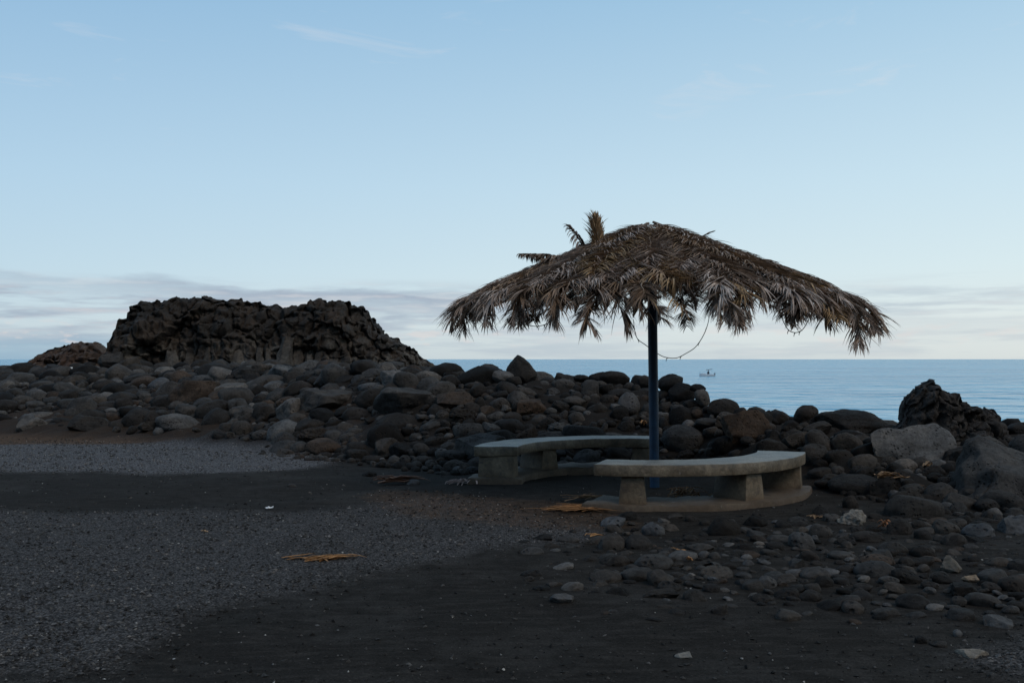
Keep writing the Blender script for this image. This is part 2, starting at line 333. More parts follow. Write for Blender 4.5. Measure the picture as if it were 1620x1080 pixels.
# ------------------------------------------------------------------ rocks
def rock_mesh(name, seed, kind, sub):
    bm = bmesh.new(); bmesh.ops.create_icosphere(bm, subdivisions=sub, radius=1)
    r = random.Random(seed); off = Vector((r.uniform(-50, 50), r.uniform(-50, 50), r.uniform(-50, 50)))
    nplane = {'r': r.randint(2, 5), 'p': 3, 'q': 16, 'a': r.randint(8, 12), 'c': 6}[kind]
    planes = []
    for _ in range(nplane):
        n = Vector((r.gauss(0, 1), r.gauss(0, 1), r.gauss(0, 1))).normalized()
        planes.append((n, r.uniform(.62, .9) if kind in 'rp' else r.uniform(.42, .78) if kind != 'q' else r.uniform(.35, .6)))
    soft = .72 if kind in 'rp' else .96
    P = []
    for v in bm.verts:
        d = v.co.normalized()
        p = d * (1 + .17 * noise.noise(d * 1.1 + off) + .07 * noise.noise(d * 2.4 + off * 2))
        for n, k in planes:
            s = p.dot(n) - k
            if s > 0: p = p - n * s * soft
        if kind == 'p':
            k_ = 1 - .30 * max(-.3, p.z); p.x = p.x * k_ - .26 * max(0, p.z); p.y *= k_
        if kind == 'q':
            k_ = 1 - .5 * max(-.4, p.z); p.x = p.x * k_ - .12 * max(0, p.z); p.y *= k_
        if kind in 'rp':
            p += d * (.028 * noise.noise(p * 5 + off) + .012 * noise.noise(p * 12 + off))
        elif kind in 'aq':
            p += d * (.055 * noise.fractal(p * 2.6 + off, 1., 2., 3) + .035 * noise.ridged_multi_fractal(p * 3 + off, .9, 2.1, 4, 1.0, 2.0) + .012 * noise.noise(p * 17))
        else:
            p += d * (.34 * noise.fractal(p * 1.6 + off, .9, 2., 3) + .17 * (noise.ridged_multi_fractal(p * 2.4 + off, .85, 2.2, 5, 1.0, 2.0) - .6) + .05 * noise.noise(p * 9 + off))
        P.append(p)
    A = np.array([tuple(p) for p in P]); lo, hi = A.min(0), A.max(0)
    A = (A - (lo + hi) / 2) / ((hi - lo) / 2)
    for v, q in zip(bm.verts, A): v.co = q
    for f in bm.faces: f.smooth = True
    me = bpy.data.meshes.new(name); bm.to_mesh(me); bm.free()
    me.materials.append(MAT_ROCK)
    return me
ROCKS = {'q': [rock_mesh('peaked_rock', 44, 'q', 5)], 'p': [rock_mesh('pointed_rock', 33, 'p', 5)], 'r': [rock_mesh('round_rock', 10 + i, 'r', 4) for i in range(12)],
         'a': [rock_mesh('angular_rock', 50 + i, 'a', 5) for i in range(7)],
         'c': [rock_mesh('craggy_rock', 80 + i, 'c', 5) for i in range(4)]}
LOW = []
for i in range(10):
    q = rock_mesh('low_rock', 120 + i, 'r' if i < 7 else 'a', 2)
    V = np.zeros(len(q.vertices) * 3, np.float32); q.vertices.foreach_get('co', V)
    F = np.zeros(len(q.polygons) * 3, np.int32); q.polygons.foreach_get('vertices', F)
    LOW.append((V.reshape(-1, 3), F.reshape(-1, 3))); bpy.data.meshes.remove(q)
TONES = {'d': (.0265, .0235, .0215), 'm': (.050, .0455, .042), 'l': (.10, .094, .089), 'p': (.17, .155, .135), 'b': (.050, .037, .029), 'k': (.0135, .012, .011), 'u': (.078, .077, .078), 'o': (.24, .185, .135)}
TONEW = {'d': 'dark', 'm': 'grey', 'l': 'light grey', 'p': 'pale', 'b': 'brownish', 'k': 'black', 'u': 'blue grey', 'o': 'beige'}
# x0 x1 y0 y1 tone shape [tilt degrees]; outlines read off the photograph
BANK = '''265 355 602 651 b a;342 402 606 637 l a;357 395 629 657 m r;319 369 645 683 d r;365 398 665 696 m r;247 319 651 691 l r -20;190 247 645 683 d r;232 250 648 684 d r
188 230 614 634 d r;241 276 579 599 l r 15;278 299 583 598 l r;311 376 573 608 d r;376 420 578 596 m a;382 411 591 608 k r;241 258 609 625 m r;248 267 615 631 m r 25;138 155 604 618 m r
119 132 605 625 m r;46 67 612 628 m r;155 195 556 590 m a;178 227 568 598 m a 20;109 161 576 604 k r;63 100 585 611 k r;11 63 573 602 d r;0 32 599 620 m r;6 37 614 628 m r;26 78 660 687 l a
43 85 651 663 l r;102 126 645 664 m r;86 101 652 662 m r;-8 13 649 660 l r;150 200 634 650 d r;160 190 652 668 b r;414 455 601 625 l r;455 478 599 617 m r;473 578 611 657 m a -6;572 615 582 602 m r
595 630 572 597 l r;630 670 582 602 d r;670 734 573 604 k r 8;720 798 578 616 k r -8;797 850 561 607 d p;587 612 608 635 l a;589 684 612 668 m a;595 670 652 683 d r;581 644 668 718 k r;660 699 665 687 m r 20
687 711 648 667 m r 25;690 752 619 652 b a;714 739 615 629 m r;742 769 605 634 d r;752 769 627 648 d r;770 808 628 651 m r 15;786 813 605 632 m r 30;710 753 645 674 d c;716 767 668 697 m r
753 770 652 668 l r;767 802 651 668 m r 12;773 820 662 685 m r;400 439 637 674 d r;436 456 640 658 m r;452 473 632 650 m r;400 426 622 640 d r;460 515 662 688 d r 8;472 531 675 708 d c;529 561 668 688 m r
546 575 675 691 m r -10;552 572 690 710 m r;519 538 658 674 m r;429 453 670 684 d r;572 607 720 735 d r;696 739 711 731 m r;701 746 727 750 m r;650 687 720 740 m r;631 653 720 736 m r 40;645 671 697 714 d r
676 701 707 721 d r;697 724 698 714 m r;670 713 688 706 d r -10;907 933 592 603 d r;931 965 588 606 d r;946 998 586 610 d r -10;850 884 596 611 d r;873 911 598 620 m r;917 949 600 636 m r 20;956 995 601 615 d r
961 1000 614 629 d r;977 1013 620 661 u r;1008 1034 593 612 d r;1040 1082 591 618 d r -12;1090 1117 607 619 k r;1098 1124 615 640 l r -30;1057 1101 605 639 k r;1042 1060 617 637 d r;1081 1112 631 648 d r
1061 1101 640 685 k r 40;1042 1065 636 659 d r;1099 1143 661 677 m r;1112 1139 674 690 m r;1143 1222 648 712 b a;1125 1177 688 720 k r;928 961 638 659 d r;899 925 618 636 d r;898 928 651 677 m r;948 972 623 644 d r
884 899 648 666 m r 20;838 868 655 677 m r;851 881 659 683 d r;865 907 667 693 l c;816 866 631 662 b a;808 829 632 653 m r 30;818 850 611 631 m r 25;785 827 603 632 d r 30;780 808 628 651 m r;780 834 662 688 d r
925 946 667 685 d r;948 962 668 686 m r;977 1005 664 688 d r;946 990 684 696 m r;1041 1060 659 685 d r;1163 1183 644 660 d r;1209 1227 648 664 k r;1220 1251 650 672 d r;1254 1296 640 670 d r 20;1237 1269 664 685 k r
1269 1305 657 680 d r;1211 1237 679 708 k r;1231 1257 683 708 d r;1272 1318 679 730 m r -25;1295 1411 648 704 d a;1372 1402 682 705 m r 25;1378 1513 667 756 l a 12;1336 1388 718 751 m r -18;1430 1500 655 690 d r
1500 1560 660 690 d r;1514 1539 657 674 m r;1515 1549 669 691 m r;1568 1594 666 690 m r;1592 1640 667 689 d r;1518 1553 692 722 d r;1590 1640 686 698 m r;1490 1720 688 822 m q;1312 1405 751 786 d r -5;1278 1321 738 760 d r
1630 1690 660 700 d r;1546 1570 676 694 d r;1555 1580 690 706 d r;1460 1495 735 760 d r;1410 1450 742 764 d r'''
GROUNDR = '''1401 1495 783 825 m r -5;1424 1463 764 786 m r;1463 1513 763 792 m r;1333 1359 783 809 d r;1325 1375 806 835 p c;1279 1317 828 853 m r;1260 1280 832 846 m r;1247 1292 841 868 u r -15;1402 1443 818 850 d r -30;1440 1466 822 838 d r
1475 1518 822 847 m r;1524 1575 827 853 u r;1584 1640 818 849 u a;1489 1530 843 868 d r;1446 1472 837 856 d r;1502 1530 793 815 m r;1512 1538 814 832 d r;1015 1052 826 849 u r;944 989 845 873 m r -15;987 1033 845 873 d r
1118 1174 819 852 k r;1176 1215 815 836 k r;1376 1413 868 889 m r;1352 1420 887 912 m r 8;1263 1296 870 889 d r;1104 1123 870 883 u r;1120 1141 872 886 m r;1170 1190 875 887 u r;1174 1193 884 896 u r;1266 1315 897 917 m r
1287 1322 910 929 k r;1195 1230 910 931 u r;1174 1209 915 934 m r;1270 1298 921 937 m r;1024 1071 901 931 m r 35;1040 1078 918 936 d r;982 1043 898 920 m r;933 984 901 922 m r;1106 1160 896 913 m r;1001 1066 877 901 m r
948 996 877 897 d r;1080 1118 931 953 m r;1110 1138 922 938 d r;1122 1151 952 974 m a;1055 1085 962 975 d r;1226 1266 963 981 m r;1331 1366 949 969 m r;869 908 938 956 u a;1418 1474 938 962 d r;1528 1582 937 957 m r
1488 1526 882 908 p a 30;1519 1547 908 920 o a;1547 1596 899 921 m r;1505 1548 922 944 k a;1517 1566 1026 1040 p a;1066 1094 1029 1041 p a;1390 1437 856 877 m r;1493 1528 842 868 m r;1503 1528 941 957 m r
1390 1423 910 922 m r;1264 1300 932 951 d r;1580 1625 912 935 d r;1560 1600 880 897 m r;1595 1640 885 905 d r;1440 1480 862 882 d r;1330 1350 855 868 m r;1210 1240 856 870 d r;1320 1352 893 906 d r;1450 1470 891 903 m r
1188 1225 938 952 d r;920 945 878 890 d r;860 885 858 868 d r;1350 1380 921 932 d r;455 470 764 771 m r;640 664 757 768 u r;480 500 723 730 d r;1395 1410 863 873 u r;1505 1520 993 1003 u r;1445 1465 1003 1016 k r;1470 1500 1012 1020 d r
572 596 745 754 d r;600 622 752 762 m r;1285 1310 800 818 d r;1300 1330 812 829 m r;1345 1400 840 858 d r;1225 1252 822 838 d r;1080 1105 845 856 d r;1040 1075 866 878 d r;1420 1446 880 894 d r'''
class Rk: pass
ALL = []
def add_rock(x, y, z, rx, ry, rz, tone, shape, tilt=0, hand=True, ground=False):
    k = Rk(); k.p = Vector((x, y, z)); k.r = (rx, ry, rz); k.tone = tone; k.shape = shape; k.tilt = tilt; k.hand = hand; k.ground = ground
    k.rad = (rx + ry + rz) / 3; k.vis = 0
    ALL.append(k); return k
def parse(txt, ground):
    for it in txt.replace('\n', ';').split(';'):
        q = it.split()
        x0, x1, y0, y1 = map(float, q[:4]); tone, sh = q[4:6]; tilt = float(q[6]) if len(q) > 6 else 0.
        cx, w, h = (x0 + x1) / 2, x1 - x0, y1 - y0
        if ground:
            p = hit(cx, y1 - .22 * h); d = p.y
            rx = w / 2 * d / FPX; rz = h * .66 * d / FPX; ry = min(max(rx, rz) * random.uniform(.75, 1.0), rx * 1.1)
            c = pix(cx, y0, d); z = c.z - rz
            p = Vector((c.x, d + ry * .35, z))
        else:
            p = hit(cx, y0 + .62 * h); d = p.y
            rx = w / 2 * d / FPX; rz = h * .58 * d / FPX; ry = max(rx, rz) * random.uniform(.75, .95)
            c = pix(cx, y0, d); p = Vector((c.x, d + ry * .15, c.z - rz))
        ca, sa = abs(math.cos(R(tilt))), abs(math.sin(R(tilt)))
        if sa > .1 and tilt:
            k2 = ca * ca - sa * sa
            if abs(k2) > .3:
                a2 = (rx * rx * ca * ca - rz * rz * sa * sa) / k2; b2 = (rz * rz * ca * ca - rx * rx * sa * sa) / k2
                if a2 > .2 * rx * rx and b2 > .2 * rz * rz: rx, rz = math.sqrt(a2), math.sqrt(b2)
        add_rock(p.x, p.y, p.z, rx, ry, rz, tone, sh, tilt, True, ground)
parse(BANK, False); parse(GROUNDR, True)
# bench ring: nothing else may stand in it
RING = Vector((1.46, 11.8)); RIN, ROUT = 1.40, 1.93
HP = np.array([[*k.p, max(k.rad, .05)] for k in ALL])
def try_fill(n, r0, r1, gap, region, flat=(.55, .95)):
    global HP
    made = 0
    for _ in range(n):
        x, y = region()
        if x is None: continue
        u = random.random(); r = r0 + (r1 - r0) * u * u
        z = H(x, y) + r * random.uniform(-.1, .35)
        if (Vector((x, y)) - RING).length < ROUT + .12 + r and not (Vector((x, y)) - RING).length < RIN - .2 - r: continue
        dd = np.sqrt(((HP[:, :3] - (x, y, z)) ** 2).sum(1)) - gap * (HP[:, 3] + r)
        if dd.min() < 0: continue
        HP = np.vstack([HP, (x, y, z, r)])
        tone = random.choices('dmlkbu', (30, 42, 8, 14, 5, 4))[0]
        f = random.uniform(*flat)
        add_rock(x, y, z, r * random.uniform(.95, 1.25), r * random.uniform(.8, 1.1), r * f, tone, random.choices('ra', (85, 15))[0], random.uniform(-20, 20), False, False)
        made += 1
    return made
def bank_region(lo=-.25, hi=1.18):
    def f():
        d = random.uniform(8, 34); x = random.uniform(-.62, .62) * d
        yb = float(np.interp(x, XB, YB)); yc = float(np.interp(x, XC, YC))
        tt = (d - yb) / (yc - yb)
        if tt < lo or tt > hi: return None, None
        # bare brown earth on the far left
        if x < -5.2 and tt < .30 and random.random() < .93: return None, None
        if x < -4 and tt < .12: return None, None
        return x, d
    return f
n1_ = try_fill(5000, .17, .36, .80, bank_region(.02, 1.25))
n2_ = try_fill(16000, .085, .17, .78, bank_region(-.02, 1.25))
n3_ = try_fill(26000, .045, .09, .80, bank_region(-.12, 1.05))
def right_region():
    px, py = random.uniform(830, 1750), random.uniform(815, 985)
    d = CAM_H * FPX / (py - HOR); x = (px - CX) / FPX * d
    edge = 905 + (px - 1000) * .07
    if py > edge and random.random() < min(.97, (py - edge) / 45): return None, None
    if px < 940 and random.random() < .8: return None, None
    if px < 1130 and py < 850 and random.random() < .8: return None, None
    return x, d
n4_ = try_fill(2600, .03, .11, .95, right_region, (.4, .65))
for k in ALL[-n4_:] if n4_ else []: k.ground = True; k.p.z = H(k.p.x, k.p.y) + k.r[2] * random.uniform(-.3, .2)
print('fill', n1_, n2_, n3_, n4_, len(ALL))

# which rocks show largest: paint their outlines far to near on a coarse grid
BW, BH = 1620 // 2, 1080 // 2
buf = np.full((BH, BW), -1, np.int32)
for k in ALL:
    d = k.p.y; k.px = CX + k.p.x / d * FPX; k.py = HOR - (k.p.z - CAM_H) / d * FPX; k.wpx = 2 * k.r[0] / d * FPX; k.hpx = 2 * k.r[2] / d * FPX
    g_ = H(k.p.x, k.p.y); k.cut = HOR - (min(g_, k.p.z) - .1 * k.r[2] - CAM_H) / d * FPX
for i in sorted(range(len(ALL)), key=lambda i: -ALL[i].p.y):
    k = ALL[i]; x, y, a, b_ = k.px / 2, k.py / 2, max(k.wpx / 4, .5), max(k.hpx / 4, .5)
    xa, xb, ya, yb_ = int(max(x - a, 0)), int(min(x + a + 2, BW)), int(max(y - b_, 0)), int(min(y + b_ + 2, BH, k.cut / 2 + 2))
    if xb <= xa or yb_ <= ya: continue
    yy, xx = np.mgrid[ya:yb_, xa:xb]
    mk = ((xx - x) / a) ** 2 + ((yy - y) / b_) ** 2 <= 1
    buf[ya:yb_, xa:xb][mk] = i
for v, c in zip(*np.unique(buf[buf >= 0], return_counts=True)): ALL[v].vis = int(c) * 4

bank_k = sorted([k for k in ALL if not k.ground and k.vis > 30], key=lambda k: -k.vis)[:298]
stone_k = sorted([k for k in ALL if k.ground and k.vis > 25], key=lambda k: -k.vis)[:290]
chosen = set(id(k) for k in bank_k + stone_k)

def words_for(k):
    s = 'large' if k.wpx * k.hpx > 2600 else 'medium' if k.wpx * k.hpx > 900 else 'small'
    asp = k.r[0] / k.r[2]
    sh = {'a': 'angular', 'c': 'craggy', 'p': 'pointed', 'q': 'peaked'}.get(k.shape) or ('flattish' if asp > 1.75 else 'upright' if asp < 1.0 else 'rounded')
    return s, TONEW[k.tone], sh
def zone(k):
    x, y = k.px, k.py
    if k.ground:
        if x < 860: return 'on ground left of benches'
        if y > 925: return 'in near foreground sand'
        if x < 1180: return 'on sand before right bench'
        if x < 1400: return 'right of front bench plinth'
        return 'along right foreground edge'
    t_ = (k.p.y - np.interp(k.p.x, XB, YB)) / max(.1, np.interp(k.p.x, XC, YC) - np.interp(k.p.x, XB, YB))
    lv = 'low in' if t_ < .33 else 'midway up' if t_ < .72 else 'atop'
    if x < 230: z = 'far left bank'
    elif x < 450: z = 'bank below outcrop'
    elif x < 690: z = 'bank right of outcrop'
    elif x < 880: z = 'bank behind left bench'
    elif x < 1025: z = 'bank left of pole'
    elif x < 1180: z = 'bank right of pole'
    elif x < 1330: z = 'bank behind right bench'
    else: z = 'far right bank'
    return lv + ' ' + z
SPECIAL = {(265, 'b'): 'large brown angular boulder in the bank below the craggy outcrop', (473, 'm'): 'broad tan grey slab of rock in the bank right of the outcrop', (589, 'm'): 'large pale faced angular boulder in the bank centre left',
           (581, 'k'): 'big round dark boulder low in the bank left of the benches', (797, 'd'): 'upright pointed boulder topping the bank against the sea', (720, 'k'): 'long dark rounded boulder beside the pointed one on the bank',
           (977, 'u'): 'smooth light grey egg shaped boulder just left of the blue pole', (1143, 'b'): 'flat faced brownish slab behind the right bench', (1125, 'k'): 'nearly black round boulder behind the right bench seat',
           (1295, 'd'): 'wide dark angular boulder on the crest right of the benches', (1378, 'l'): 'large smooth tilted grey slab right of the benches',            (1490, 'm'): 'huge split angular rock at the right edge of the picture', (1272, 'm'): 'pitted egg shaped boulder beside the right end of the front bench',
           (1401, 'm'): 'large smooth rounded boulder below the tilted slab at right', (1325, 'p'): 'pale lumpy stone among dark stones right of the benches', (869, 'u'): 'lone blue grey stone on the open black sand',
           (1517, 'p'): 'flat pale stone at the lower right corner', (1066, 'p'): 'small flat pale stone alone near the bottom edge', (1519, 'o'): 'beige flat chunk of stone at the right edge', (1488, 'p'): 'pale tilted stone with a light face near the right edge',
           (26, 'l'): 'light grey flat topped rock on brown earth at far left', (319, 'd'): 'round dark boulder with rust stain beside the brown boulder'}
ORD = 'leftmost,second from left,third from left,fourth from left,fifth from left,sixth from left,seventh from left,eighth from left,ninth from left,tenth from left,eleventh from left,twelfth from left,thirteenth from left,fourteenth from left,fifteenth from left,sixteenth from left,seventeenth from left,eighteenth from left,nineteenth from left,twentieth from left'.split(',')
lists = {}
for k in bank_k + stone_k:
    k.label = None
    if k.hand:
        x0 = round(k.px - k.wpx / 2)
        for (sx0, tn), lb in SPECIAL.items():
            if tn == k.tone and abs(k.px0 - sx0) < 1 if hasattr(k, 'px0') else False: k.label = lb
hi_ = 0
for txt in (BANK, GROUNDR):
    for it in txt.replace('\n', ';').split(';'):
        q = it.split(); lb = SPECIAL.get((int(q[0]), q[4]))
        if lb: ALL[hi_].label = lb
        hi_ += 1
for k in bank_k + stone_k:
    if k.label: continue
    s, tn, sh = words_for(k); noun = 'stones' if k.ground else 'boulders'
    lists.setdefault((s, tn, sh, noun, zone(k)), []).append(k)
for (s, tn, sh, noun, z), ks in lists.items():
    ks.sort(key=lambda k: k.px)
    for i, k in enumerate(ks):
        if len(ks) == 1: k.label = f'{s} {tn} {sh} {noun[:-1]} {z}'
        elif i < len(ORD): k.label = f'{ORD[i]} of {s} {tn} {sh} {noun} {z}'
        else: k.label = f'one further right of {s} {tn} {sh} {noun} {z}'
def rock_object(k):
    name = 'stone' if k.ground else 'boulder'
    o = bpy.data.objects.new(name, random.choice(ROCKS[k.shape])); COL.objects.link(o)
    o.location = k.p; o.scale = k.r
    o.rotation_euler = (random.uniform(-.1, .1), R(k.tilt), (0 if k.shape in 'pq' else random.choice((0, math.pi)) + random.uniform(-.2, .2)))
    v = random.uniform(.85, 1.15); c = TONES[k.tone]; wm = random.uniform(-.06, .06)
    o.color = (c[0] * v * (1 + wm), c[1] * v, c[2] * v * (1 - wm), 1)
    tag(o, k.label, name, 'stones half sunk in the black sand' if k.ground else 'boulders heaped in the bank along the shore')
    return o
for k in bank_k + stone_k: rock_object(k)
rest = [k for k in ALL if id(k) not in chosen]
VV, FF, TT = [], [], []; nv = 0
for k in rest:
    V, F = random.choice(LOW)
    mt = Matrix.LocRotScale(k.p, Euler((random.uniform(-.2, .2), R(k.tilt), random.uniform(0, 6.28))), Vector(k.r))
    mm = np.array(mt); VV.append(V @ mm[:3, :3].T + mm[:3, 3]); FF.append(F + nv); nv += len(V)
    c = np.array(TONES[k.tone]) * random.uniform(.8, 1.15); TT.append(np.tile(c, (len(V), 1)))
# loose rubble in the gaps of the bank and gravel on the earth
OCT_V = np.array([[1, 0, 0], [-1, 0, 0], [0, 1, 0], [0, -1, 0], [0, 0, 1], [0, 0, -1]], float)
OCT_F = np.array([[0, 2, 4], [2, 1, 4], [1, 3, 4], [3, 0, 4], [2, 0, 5], [1, 2, 5], [3, 1, 5], [0, 3, 5]])
scree = link('scree', np_mesh('scree', np.vstack(VV), np.vstack(FF), True, np.vstack(TT)), MAT_SCREE)
tag(scree, 'small dark stones and rubble filling gaps between the boulders', 'rubble', kind='stuff')

# loose gravel
def gravel_mesh(name, pts, size, tints):
    n = len(pts)
    S = size[:, None, None] * rng.uniform(.55, 1.15, (n, 1, 3)) * np.array([1, 1, .62])
    J = OCT_V[None] * S * rng.uniform(.75, 1.25, (n, 6, 1)) + rng.normal(0, .16, (n, 6, 3)) * size[:, None, None]
    a = rng.uniform(0, 6.283, n); ca, sa = np.cos(a), np.sin(a)
    X = J[..., 0] * ca[:, None] - J[..., 1] * sa[:, None]; Y = J[..., 0] * sa[:, None] + J[..., 1] * ca[:, None]
    V = np.stack([X, Y, J[..., 2]], -1) + pts[:, None, :]
    F = (OCT_F[None] + 6 * np.arange(n)[:, None, None]).reshape(-1, 3)
    return np_mesh(name, V.reshape(-1, 3), F, False, np.repeat(tints, 6, 0))
def gsample(A, x, y):
    i = np.clip(np.searchsorted(gy, y) - 1, 0, len(gy) - 2); j = np.clip(np.searchsorted(gx, x) - 1, 0, len(gx) - 2)
    return A[i, j]
n = 150000
d = 4.3 + 15 * rng.random(n) ** 1.9; x = rng.uniform(-.66, .66, n) * d
mgs = gsample(mg, x, y=d); mes = gsample(meh, x, d); bd = gsample(base_dist, x, d)
loc = gsample(nz3, x, d)
keep = (rng.random(n) < np.clip(mgs * (.75 + .5 * loc) + .6 * mes + .065, 0, 1)) & (bd < .4) & (np.hypot(x - RING.x, d - RING.y) > 0)
x, d, mgs, mes = x[keep], d[keep], mgs[keep], mes[keep]; n = len(x)
size = .0045 + .013 * rng.random(n) ** 2.6; size *= 1 + .035 * (d - 5)
z = gsample(GZ, x, d) + size * .15
tone = (.026 + .15 * rng.random(n) ** 2.0)[:, None] * np.array([1.0, .955, .92]); tone[mgs < .3] *= .6; tone[mgs > .85] *= 1.2
br = rng.random(n) < .5 * (mes > .3); tone[br] = tone[br] * np.array([1.25, .95, .75])
wh = rng.random(n) < np.where(mgs < .3, .03, .006); tone[wh] = (.42, .41, .39); size[wh] = np.minimum(size[wh], .009)
gv = link('gravel', gravel_mesh('gravel', np.stack([x, d, z], -1), size, tone), MAT_SCREE)
tag(gv, 'loose grey gravel strewn over the dark ground', 'gravel', kind='stuff')
print('gravel', n)

# ------------------------------------------------------------------ lava outcrops
def cliff_mat(name, low, mid_, red):
    m, t, b = mat_new(name)
    pos = N(t, 'ShaderNodeNewGeometry').outputs['Position']
    z = N(t, 'ShaderNodeSeparateXYZ', i_0=pos).outputs[2]
    n1 = noise_n(t, pos, .55, 5, .6, .4); n2 = noise_n(t, pos, 3.0, 6, .7, .3); n3 = noise_n(t, pos, 14, 5, .7)
    streak = noise_n(t, N(t, 'ShaderNodeMapping', i_Vector=pos, i_Scale=(1.7, 1.7, .28)).outputs[0], 1.0, 5, .65, .5)
    c = MIX(t, RAMP(t, n1, [(.42, (0,) * 3), (.62, (1,) * 3)]), mid_, red)
    c = MIX(t, RAMP(t, n2, [(.35, (.8,) * 3), (.55, (0,) * 3)]), c, (.016, .014, .012))
    lowm = M(t, 'MULTIPLY', RAMP(t, M(t, 'ADD', M(t, 'MULTIPLY', z, .2), M(t, 'MULTIPLY', n1, .2)), [(.47, (1,) * 3), (.56, (0,) * 3)]), RAMP(t, streak, [(.47, (0,) * 3), (.58, (1,) * 3)]))
    c = MIX(t, lowm, c, low)
    c = MIX(t, 1.0, c, RAMP(t, n3, [(.3, (.6,) * 3), (.7, (1.4,) * 3)]), 'MULTIPLY')
    t.links.new(c, b.inputs['Base Color']); b.inputs['Roughness'].default_value = .9
    bump(t, b, M(t, 'ADD', n2, M(t, 'MULTIPLY', n3, .4)), 1.0, .12)
    return m
MAT_CLIFF = cliff_mat('lava_cliff', (.095, .081, .066), (.021, .016, .012), (.042, .027, .017))
def outcrop(name, prof, d, thick, nu, nv_, mat, label, seed, lean=1.2, sc=1., zb=.75, name_cat='outcrop'):
    xs = np.array([(p - CX) / FPX * d for p, _ in prof]); zs = np.array([CAM_H - (y - HOR) / FPX * d for _, y in prof])
    us = np.linspace(xs[0] - .3 * sc, xs[-1] + .3 * sc, nu); zt = np.interp(us, xs, zs)
    V = []
    for j in range(nv_):
        s = j / (nv_ - 1)
        for i in range(nu):
            x = us[i]; top = zt[i]; e = min(1, max(0, (min(x - xs[0], xs[-1] - x) + .3 * sc) / (1.2 * sc))); th = thick * (.25 + .75 * e)
            hgt = max(top - zb, .05)
            if s < .62:
                q = s / .62; y = d - th * .5 + lean * q * q * .75 - .55 * sc * e * math.sin(q * 3.1) * (.6 + .5 * noise.noise(Vector((x * .5, 1, seed)))); z = zb + hgt * q
                if q < .5: y += -.28 * sc * abs(noise.noise(Vector((x * 1.5 / sc + seed, z * .25 / sc, 3)))) * 2 * (1 - q) * e
            elif s < .85:
                q = (s - .62) / .23; y = d - th * .5 + lean * .75 + (th - lean * .75) * q; z = top - .35 * sc * q * q
            else:
                q = (s - .85) / .15; y = d + th * .5; z = top - .35 * sc - (hgt - .35 * sc + .5 * sc) * q
            p = Vector((x, y, z)); o = Vector((seed, seed * .3, 0)); p_ = p; p = p / sc
            f1 = noise.fractal(p * .8 + o, .9, 2., 4); f2 = noise.ridged_multi_fractal(p * 1.3 + o, .85, 2.1, 5, 1., 2.) - .9
            f3 = noise.noise(p * 4.2 + o); f4 = noise.noise(p * 9.5 + o)
            amp = .35 + .65 * e
            vd, vp = noise.voronoi(Vector((p.x * 1.15, p.y * 1.15, p.z * .95)) + o + Vector((f1, f3, f1)) * .25)
            blk = noise.noise(vp[0] * 7.3) * (.42 if sc > .9 else .2); crack = max(0, .16 - (vd[1] - vd[0])) * 1.6
            vd2, vp2 = noise.voronoi(p * 3.1 + o); blk += noise.noise(vp2[0] * 5.1) * .16; crack += max(0, .14 - (vd2[1] - vd2[0])) * .6
            dn = sc * (amp * (.30 * f1 + .10 * f2 + blk - crack) + .12 * f3 + .06 * f4)
            up = sc * min(1, hgt / sc) * (.10 * noise.noise(p * 2.6 + o) + .11 * f3 + .06 * f4 + .10 * noise.noise(Vector((x * 1.9 / sc, y * 1.9 / sc, seed))))
            V.append((x + sc * (.12 * f3 + .05 * noise.noise(p * 7)), y - dn if s < .7 else y + dn * .5, z + (up if s > .3 else up * s / .3)))
    ii = np.arange(nu * nv_).reshape(nv_, nu)
    F = np.stack([ii[:-1, :-1], ii[:-1, 1:], ii[1:, 1:], ii[1:, :-1]], -1).reshape(-1, 4)
    o = link(name, np_mesh(name, V, F, True), mat); tag(o, label, name_cat); return o
MAT_COL = cliff_mat('grey_lava_column', (.085, .074, .062), (.045, .038, .031), (.06, .047, .036))
big_o = outcrop('lava_outcrop', [(172, 577), (185, 565), (200, 546), (211, 530), (214, 508), (229, 503), (231, 486), (250, 483), (285, 479), (320, 475), (345, 474), (380, 480), (420, 485), (437, 488), (460, 490), (490, 485), (512, 478), (530, 485), (552, 483), (580, 494), (592, 507), (600, 524), (625, 539), (650, 549), (665, 563), (685, 580)],
        33.5, 4.5, 420, 130, MAT_CLIFF, 'big craggy brown lava outcrop rising above the bank at left', 2.3)
cr = random.Random(5)
